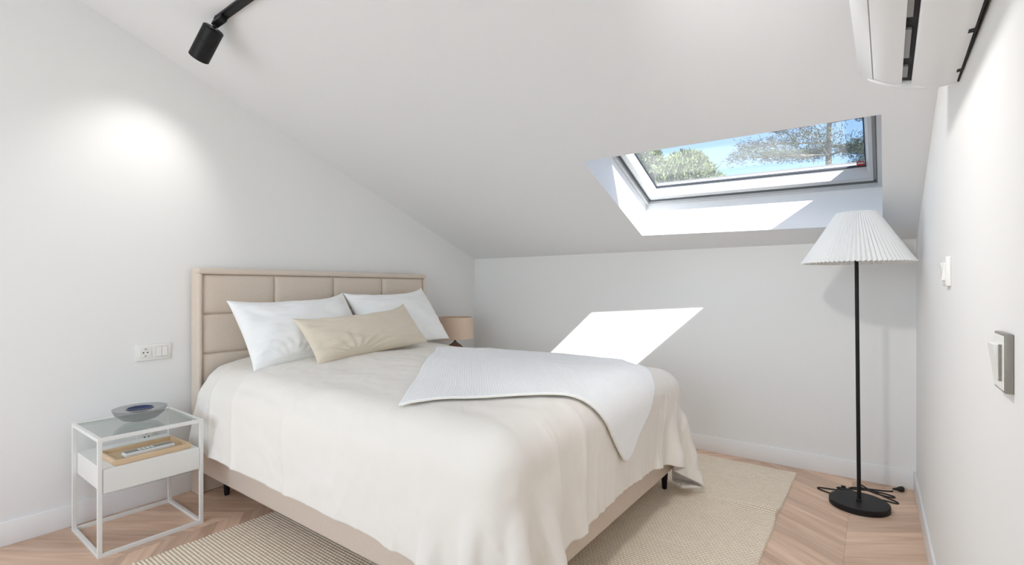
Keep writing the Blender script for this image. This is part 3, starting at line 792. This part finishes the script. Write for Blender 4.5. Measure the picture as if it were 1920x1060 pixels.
box('rocker_edge', (-0.0178, -0.0312, 0.020), (-0.0133, -0.0290, 0.086), M['switch_edge'], sw)

# ------------------------------------------------------------------ floor lamp
LXp, LYp = -0.070, 3.300
fl = tag(empty('floor_lamp', (LXp, LYp, 0)), 'black floor lamp with round base and white pleated cone shade', 'floor lamp')
lathe('base', [(0, 0), (0.137, 0), (0.140, 0.003), (0.140, 0.029), (0.137, 0.032), (0, 0.032)], M['black'], fl, seg=72)
lathe('collar', [(0.014, 0.031), (0.014, 0.037), (0.011, 0.040), (0.009, 0.040)], M['black'], fl, seg=24)
TX, TY = -0.012, -0.004
bm = bmesh.new(); bm_tube(bm, [(0, 0, 0.030), (TX * .5, TY * .5, 0.72), (TX, TY, 1.43)], 0.0095, 16); from_bm('pole', bm, M['black'], fl, smooth=True, angle=40)
def pleated(parent):
    n = 72; seg = n * 4; rows = 9; zb, zt, rb, rt = 1.338, 1.614, 0.258, 0.093
    v = []; f = []
    for i in range(rows):
        t = i / (rows - 1); r = rb + (rt - rb) * t
        for k in range(seg):
            a = 2 * math.pi * k / seg; w = abs(((k % 4) / 4.0) * 2 - 1) * 2 - 1
            amp = 0.0062 * (1 - t) + 0.0022 * t
            rr = r + amp * w; z = zb + (zt - zb) * t + (0.003 * w if i == 0 else 0)
            v.append((TX + rr * math.cos(a), TY + rr * math.sin(a), z))
    for i in range(rows - 1):
        for k in range(seg):
            k2 = (k + 1) % seg; f.append((i * seg + k, i * seg + k2, (i + 1) * seg + k2, (i + 1) * seg + k))
    o = pyd('shade', v, f, M['pleat'], parent)
    md = o.modifiers.new('thickness', 'SOLIDIFY'); md.thickness = 0.0012; md.offset = -1
    return o
sh = pleated(fl)
bm = bmesh.new()
for k in range(3):
    a = 2 * math.pi * k / 3; bm_tube(bm, [(TX, TY, 1.59), (TX + .088 * math.cos(a), TY + .088 * math.sin(a), 1.604)], 0.0018, 8)
bm_tube(bm, [(TX + .089 * math.cos(2 * math.pi * k / 40), TY + .089 * math.sin(2 * math.pi * k / 40), 1.606) for k in range(41)], 0.0018, 8)
from_bm('shade_ring', bm, M['steel'], sh, smooth=True)
lathe('lamp_holder', [(0, 1.42), (0.018, 1.42), (0.018, 1.50), (0, 1.50)], M['black'], fl, seg=24, center=(TX, TY, 0))
lathe('bulb', [(0, 1.495), (0.013, 1.497), (0.016, 1.52), (0.029, 1.555), (0.030, 1.570), (0.020, 1.586), (0, 1.592)], M['plastic'], fl, seg=24, center=(TX, TY, 0))
# cord on the floor behind the lamp (points relative to the lamp)
def lp(x, y, z=0.004): return (x - LXp, y - LYp, z)
cpts = [lp(-0.155, 3.355, .010), lp(-0.185, 3.385), lp(-0.262, 3.425), lp(-0.273, 3.450), lp(-0.230, 3.466), lp(-0.175, 3.476)]
cp2 = [lp(-0.085, 3.440), lp(-0.04, 3.450), lp(0.03, 3.462), lp(0.095, 3.452), lp(0.100, 3.475), lp(0.05, 3.520), lp(-0.02, 3.585), lp(-0.065, 3.648), lp(-0.085, 3.650), lp(-0.06, 3.600), lp(0.02, 3.545), lp(0.075, 3.535), lp(0.090, 3.555), lp(0.05, 3.575), lp(-0.03, 3.580), lp(-0.10, 3.550), lp(-0.125, 3.545), lp(-0.10, 3.580), lp(-0.02, 3.605), lp(0.05, 3.628), lp(0.085, 3.648)]
bm = bmesh.new(); bm_tube(bm, catmull(cpts, 6), 0.0042, 8); bm_tube(bm, catmull(cp2, 6), 0.0042, 8)
cord = from_bm('cord', bm, M['black_rubber'], fl, smooth=True)
bm = bmesh.new()
rows = []
for i in range(13):
    t = -1 + 2 * i / 12; w = 0.018 * math.sqrt(max(0.05, 1 - t * t * 0.9)); rows.append((t * 0.056, w))
a0 = Vector(lp(-0.130, 3.462, 0.016)); dr = Vector((0.93, -0.36, 0)).normalized(); bm_tube(bm, [a0 + dr * t for t, w in rows], [w for t, w in rows], 14)
bmesh.ops.scale(bm, vec=(1, 1, 0.8), verts=bm.verts, space=Matrix.Translation(-a0))
isw = from_bm('inline_switch', bm, M['black_rubber'], cord, smooth=True)
box('switch_button', a0 + Vector((-.030, .004, .008)), a0 + Vector((-.008, .018, .022)), M['black'], isw, bevel=0.003)
p0 = Vector(lp(0.085, 3.648, 0.017)); pd = Vector((0.82, 0.57, 0)).normalized()
bm = bmesh.new(); bm_tube(bm, [p0, p0 + pd * .024, p0 + pd * .036, p0 + pd * .050, p0 + pd * .056], [0.005, 0.009, 0.014, 0.0165, 0.0160], 16)
plug = from_bm('plug', bm, M['black_rubber'], cord, smooth=True, angle=40)
bm = bmesh.new(); sd = Vector((-pd.y, pd.x, 0)) * 0.006
for s in (-1, 1): bm_tube(bm, [p0 + pd * .054 + sd * s + Vector((0, 0, s * .004)), p0 + pd * .074 + sd * s + Vector((0, 0, s * .004))], 0.0024, 8)
from_bm('plug_pins', bm, M['steel'], plug, smooth=True)

# ------------------------------------------------------------------ table lamp behind the bed
tl_ = tag(empty('table_lamp', (-3.058, 3.262, 0.531)), 'table lamp with a beige drum shade and turned dark base', 'table lamp')
lathe('base', [(0, 0), (0.075, 0), (0.080, 0.006), (0.083, 0.03), (0.090, 0.06), (0.088, 0.10), (0.072, 0.135), (0.050, 0.157), (0.030, 0.170), (0.012, 0.184), (0.008, 0.197), (0, 0.197)], M['wood_dark'], tl_, seg=40)
lathe('lamp_holder', [(0, 0.19), (0.011, 0.19), (0.011, 0.26), (0, 0.26)], M['black'], tl_, seg=20)
shl = lathe('shade', [(0.162, 0.213), (0.164, 0.213), (0.158, 0.405), (0.156, 0.405), (0.162, 0.213)], M['shade_beige'], tl_, seg=64)
bm = bmesh.new()
for k in range(3):
    a = 2 * math.pi * k / 3 + .4; bm_tube(bm, [(0, 0, 0.25), (.161 * math.cos(a), .161 * math.sin(a), 0.225)], 0.0015, 6)
from_bm('shade_spider', bm, M['steel'], shl, smooth=True)
lathe('bulb', [(0, 0.258), (0.013, 0.26), (0.016, 0.28), (0.028, 0.31), (0.028, 0.33), (0.018, 0.35), (0, 0.355)], M['plastic'], tl_, seg=20)

# ------------------------------------------------------------------ rug
def make_rug():
    X0, X1, Y0, Y1 = -2.575, -0.400, 0.42 + 1e-5, 3.634
    PY, PX = 0.0150, 0.0200                               # row spacing, stitch length
    dx, dy = PX / 6, PY / 4
    nx, ny = int((X1 - X0) / dx), int((Y1 - Y0) / dy)
    x, y = np.meshgrid(X0 + np.arange(nx) * dx, Y0 + np.arange(ny) * dy, indexing='ij')
    row = np.floor((y - Y0) / PY + 1e-4); ph = x / PX + 0.5 * (row % 2) + 0.06 * noise2(x * 30, row * 1.7, 31)
    fy = ((y - Y0) / PY + 1e-4) % 1.0; fx = ph % 1.0
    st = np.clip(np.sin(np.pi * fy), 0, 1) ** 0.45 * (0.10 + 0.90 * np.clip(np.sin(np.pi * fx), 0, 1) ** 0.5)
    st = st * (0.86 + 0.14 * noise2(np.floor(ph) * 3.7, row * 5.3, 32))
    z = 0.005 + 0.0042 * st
    # ripples: a short crease near the free edge and softer waves
    crease = np.exp(-((y - 2.92 - 0.10 * (x + 0.55)) / 0.030) ** 2) * np.clip((x + 0.80) / 0.30, 0, 1) * 0.016
    z = z + crease + 0.0015 * (1 + noise2(x * 4, y * 4, 33))
    ex = np.clip((x - (X1 - 0.12)) / 0.12, 0, 1) ; ey = np.clip((y - (Y1 - 0.12)) / 0.12, 0, 1); el = np.clip(((X0 + 0.12) - x) / 0.12, 0, 1)
    xx = x + ex * (0.004 * noise2(y * 7, y * 0 + 3, 34) - 0.012 * np.exp(-((y - 2.90) / 0.05) ** 2)) + el * 0.005 * noise2(y * 40, y * 0 + 2, 36)
    yy = y + ey * 0.006 * noise2(x * 9, x * 0 + 7, 35)
    z[0] = z[-1] = 0.0; z[:, 0] = z[:, -1] = 0.0          # edges turn down to the floor
    P = np.stack([xx, yy, z], -1)
    me = grid_mesh('rug', P)
    at = me.attributes.new('stitch', 'FLOAT', 'POINT'); at.data.foreach_set('value', st.reshape(-1).astype(np.float32))
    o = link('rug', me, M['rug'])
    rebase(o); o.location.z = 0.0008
    return tag(o, 'chunky flat-woven cream wool rug lying under the bed', 'rug')
rug = make_rug()

# ------------------------------------------------------------------ track and spotlight
tk = tag(empty('track_rail', (-1.45, 1.075, ceil_z(1.075))), 'black lighting track fixed across the sloped ceiling', 'track')
tk.rotation_euler = (-math.atan(SL), 0, 0)
box('rail', (-1.13, -0.018, -0.020), (1.20, 0.018, 0.0), M['black'], tk, bevel=0.002, seg=1)
box('rail_slot', (-1.12, -0.007, -0.0212), (1.19, 0.007, -0.019), M['dark'], tk)
box('end_cap', (-1.136, -0.0185, -0.0205), (-1.128, 0.0185, 0.0), M['black'], tk, bevel=0.001, seg=1)

AIM = Vector((XL, 0.91, 1.74))
def spotlight(x, y, aim, energy, label, cone=78):
    z = ceil_z(y)
    t = tag(empty('spotlight', (x, y, z)), label, 'spotlight')
    dn = -CN
    A = Matrix.Rotation(-math.atan(SL), 3, 'X')
    bm = bmesh.new(); bm_box(bm, (-0.012, -0.0165, -0.046), (0.085, 0.0165, -0.0205), 0.004, 2)
    for v in bm.verts: v.co = A @ v.co
    ad = from_bm('adapter', bm, M['black'], t, smooth=True, angle=35)
    hang = A @ Vector((-0.002, 0, -0.044))
    j = hang + Vector((-0.004, -0.004, -0.016))
    bm = bmesh.new(); bm_tube(bm, [hang, j], 0.0062, 12); bm_lathe(bm, [(0, -.011), (.008, -.009), (.011, 0), (.008, .009), (0, .011)], 16, hang); from_bm('stem', bm, M['black'], t, smooth=True, angle=50)
    d = (Vector(aim) - (Vector((x, y, z)) + j)).normalized()
    L, R = 0.168, 0.0465
    lathe('body', [(0, 0), (R - .004, 0), (R, 0.003), (R, L * .40), (R - .0012, L * .405), (R - .0012, L * .415), (R, L * .42), (R, L - .002), (R - .003, L), (R - .006, L), (R - .008, L - 0.03), (0, L - 0.034)], M['black'], t, seg=56, center=j, axis=d)
    s = Vector((0, 0, 1)).rotation_difference(d).to_matrix()
    bm = bmesh.new(); bm_box(bm, (-.004, -.020, -.003), (.004, .020, .001), 0.001, 1)
    for v in bm.verts: v.co = s @ v.co + j
    from_bm('swivel_bracket', bm, M['steel'], t)
    lens = lathe('lens', [(0, 0), (0.030, 0), (0.032, 0.002), (0, 0.004)], M['spotlens'], t, seg=32, center=j + d * (L - .030), axis=d)
    ld = bpy.data.lights.new('spot_beam', 'SPOT'); ld.energy = energy; ld.spot_size = math.radians(cone); ld.spot_blend = 1.0; ld.shadow_soft_size = 0.03 if cone < 100 else 0.07; ld.color = (1.0, 0.975, 0.945)
    lo = bpy.data.objects.new('spot_beam', ld); COL.objects.link(lo); lo.parent = t
    lo.location = j + d * (L + 0.002); lo.rotation_euler = d.to_track_quat('-Z', 'Y').to_euler()
    return t
m = pm('spot_lens', (0.9, 0.88, 0.84, 1), 0.3, var=0.01)
m.node_tree.nodes['Principled BSDF'].inputs['Emission Color'].default_value = (1, 0.95, 0.88, 1); m.node_tree.nodes['Principled BSDF'].inputs['Emission Strength'].default_value = 6
M['spotlens'] = m
spotlight(-2.585, 1.075, AIM, 7.0, 'black cylinder spotlight at the track end aimed at the headboard wall')
spotlight(-0.76, 1.075, (0.10, 2.30, 0.85), 36.0, 'black cylinder spotlight on the track aimed towards the floor lamp corner', 112)

# ------------------------------------------------------------------ air conditioner
def aircon():
    y1 = 1.925; Ln = 0.98
    t = tag(empty('air_conditioner', (XR, y1, 1.795)), 'white split air conditioner mounted high on the side wall', 'air conditioner')
    t.rotation_euler = (0, 0, math.radians(-0.9))
    def ext(name, prof, ya, yb, mat, parent=t, bev=0.0, smooth=True):
        bm = bmesh.new()
        a = [bm.verts.new((-w, ya, z)) for w, z in prof]; b = [bm.verts.new((-w, yb, z)) for w, z in prof]
        n = len(prof)
        for i in range(n): bm.faces.new((a[i], a[(i + 1) % n], b[(i + 1) % n], b[i]))
        bm.faces.new(a[::-1]); bm.faces.new(b)
        if bev:
            ed = [e for e in bm.edges if (e.verts[0] in a) == (e.verts[1] in a) and len(e.link_faces) == 2]
            bmesh.ops.bevel(bm, geom=ed, offset=bev, segments=3, profile=0.5, affect='EDGES')
        return from_bm(name, bm, mat, parent, smooth=smooth, angle=30)
    body = [(0.006, 0.004), (0.050, 0.002), (0.078, 0.008), (0.100, 0.018), (0.108, 0.024), (0.108, 0.060), (0.134, 0.060), (0.134, 0.10), (0.195, 0.10), (0.195, 0.300), (0.006, 0.300)]
    ext('housing', body, -Ln, -0.012, M['ac'])
    end = [(0.006, 0.003), (0.050, 0.0), (0.080, 0.004), (0.110, 0.012), (0.145, 0.024), (0.180, 0.040), (0.214, 0.064), (0.220, 0.075), (0.220, 0.30), (0.006, 0.302)]
    ext('end_cap', end, -0.014, 0.0, M['ac'], bev=0.005)
    ext('end_cap', end, -Ln - 0.002, -Ln + 0.012, M['ac'], bev=0.005)
    ext('louver', [(0.131, 0.031), (0.150, 0.033), (0.175, 0.044), (0.200, 0.060), (0.197, 0.064), (0.172, 0.049), (0.148, 0.038), (0.131, 0.036)], -Ln, -0.016, M['ac'])
    ext('front_panel', [(0.203, 0.061), (0.222, 0.072), (0.238, 0.088), (0.240, 0.110), (0.236, 0.298), (0.196, 0.300), (0.196, 0.068)], -Ln, 0.001, M['ac'], bev=0.003)
    ext('outlet', [(0.108, 0.034), (0.134, 0.040), (0.134, 0.058), (0.108, 0.058)], -Ln, -0.015, M['dark'])
    for ya, yb in ((-0.150, -0.062), (-0.40, -0.215), (-0.64, -0.47)):
        ext('guide_vane', [(0.119, 0.030), (0.1335, 0.033), (0.1335, 0.039), (0.119, 0.037)], ya, yb, M['ac_grey'])
    ext('shadow_gap', [(0.0005, 0.006), (0.0042, 0.006), (0.0042, 0.296), (0.0005, 0.296)], -Ln, -0.004, M['dark'])  # dark strip painted in for the shaded gap at the wall
    for ya, w_ in ((-0.112, 0.014), (-0.375, 0.016)):
        ext('clip_hole', [(0.004, 0.0022), (w_, 0.0022), (w_, 0.006), (0.004, 0.006)], ya - .010, ya + .010, M['dark'])
aircon()

# ------------------------------------------------------------------ outside: lawn and trees seen through the skylight
GZ = -3.2
tag(box('ground', (-40, 4.6, GZ - 0.2), (40, 60, GZ), M['ground']), kind='structure')
def world_at(px, py, dist):
    yaw = math.radians(36.521); F = Vector((-math.sin(yaw), math.cos(yaw), 0)); R = Vector((math.cos(yaw), math.sin(yaw), 0))
    return Vector((0, 0, 1.2)) + (F + R * (px - 960) / 918.9 - Vector((0, 0, 1)) * (py - 540.25) / 918.9) * dist
def blades(pts, dirs, L, W, mat, name, parent, seed):
    """needle or leaf blades: thin three-sided slivers"""
    rg = np.random.default_rng(seed); n = len(pts); pts = np.asarray(pts); dirs = np.asarray(dirs)
    d = dirs + rg.normal(0, 0.55, (n, 3)); d /= np.linalg.norm(d, axis=1, keepdims=True)
    s = np.cross(d, rg.normal(0, 1, (n, 3))); s /= np.linalg.norm(s, axis=1, keepdims=True)
    q = np.cross(d, s); l = (L * rg.uniform(.6, 1.3, n))[:, None]; w = (W * rg.uniform(.6, 1.3, n))[:, None]
    V = np.stack([pts - s * w * .5, pts + s * w * .5, pts + q * w * .5, pts + d * l], 1).reshape(-1, 3)
    b = np.arange(n)[:, None] * 4
    F = np.concatenate([b + [0, 1, 3], b + [1, 2, 3], b + [2, 0, 3]], 0)
    me = bpy.data.meshes.new(name); me.from_pydata(V.tolist(), [], F.tolist()); me.update()
    return link(name, me, mat, parent)
def cedar(base, H, label, seed):
    rg = random.Random(seed)
    t = tag(empty('conifer', base), label, 'tree', 'trees outside the skylight')
    bm = bmesh.new(); bm_tube(bm, [(0, 0, 0), (.05, 0, H * .3), (-.04, .05, H * .6), (0, 0, H)], [0.17, 0.14, 0.095, 0.02], 12)
    tk_ = from_bm('trunk', bm, M['bark'], t, smooth=True)
    pts, dirs = [], []; bb = bmesh.new()
    z = H * 0.40
    while z < H * 0.98:
        for k in range(rg.randint(5, 6)):
            a = rg.uniform(0, 2 * math.pi); Lb = (H - z) * 0.40 + 1.1; Lb *= rg.uniform(.6, 1.1); zz = z + rg.uniform(-.2, .2)
            rise = rg.uniform(-.05, .12)
            pth = [(0, 0, zz), (math.cos(a) * Lb * .5, math.sin(a) * Lb * .5, zz + Lb * rise * .9), (math.cos(a) * Lb, math.sin(a) * Lb, zz + Lb * rise)]
            bm_tube(bb, pth, [0.032, 0.020, 0.006], 6)
            for _ in range(int(900 * Lb / 2.5)):
                s = rg.uniform(.25, 1.03) ** .8; lat = rg.gauss(0, .17 * Lb * (0.4 + s * .6))
                p = (math.cos(a) * Lb * s - math.sin(a) * lat, math.sin(a) * Lb * s + math.cos(a) * lat, zz + Lb * rise * min(1, s * 1.6) + rg.gauss(0, .06) + .03)
                pts.append(p); dirs.append((math.cos(a), math.sin(a), rg.uniform(-.1, .6)))
        z += rg.uniform(.50, .75)
    from_bm('branches', bb, M['bark'], t, smooth=True)
    fo = blades(pts, dirs, 0.13, 0.024, M['needles'], 'foliage', t, seed); fo['kind'] = 'stuff'
    return t
def bush(base, H, rx, label, seed):
    rg = random.Random(seed)
    t = tag(empty('leafy_tree', base), label, 'tree', 'trees outside the skylight')
    bm = bmesh.new(); bm_tube(bm, [(0, 0, 0), (.05, 0, H * .4), (0, 0, H * .75)], [0.22, 0.17, 0.06], 10); from_bm('trunk', bm, M['bark'], t, smooth=True)
    pts, dirs = [], []
    blobs = [(0, 0, H * .66, rx)] + [(rg.uniform(-.7, .7) * rx, rg.uniform(-.7, .7) * rx, H * .66 + rg.uniform(-.6, .9) * rx, rx * rg.uniform(.4, .62)) for _ in range(14)]
    for bx_, by_, bz_, br in blobs:
        for _ in range(int(5200 * br)):
            u = Vector((rg.gauss(0, 1), rg.gauss(0, 1), rg.gauss(0, 1))).normalized(); r = br * rg.uniform(.75, 1.03)
            pts.append((bx_ + u.x * r, by_ + u.y * r, bz_ + u.z * r)); dirs.append((u.x, u.y, u.z + .3))
    fo = blades(pts, dirs, 0.11, 0.07, M['leaves'], 'foliage', t, seed); fo['kind'] = 'stuff'
    return t
c1 = world_at(1556, 300, 14.0); cedar((c1.x, c1.y, GZ), 11.6, 'tall conifer with flat layered boughs seen through the skylight', 4)
c2 = world_at(1265, 300, 12.0); bush((c2.x, c2.y, GZ), 9.4, 1.35, 'round pale green leafy tree seen through the skylight', 8)
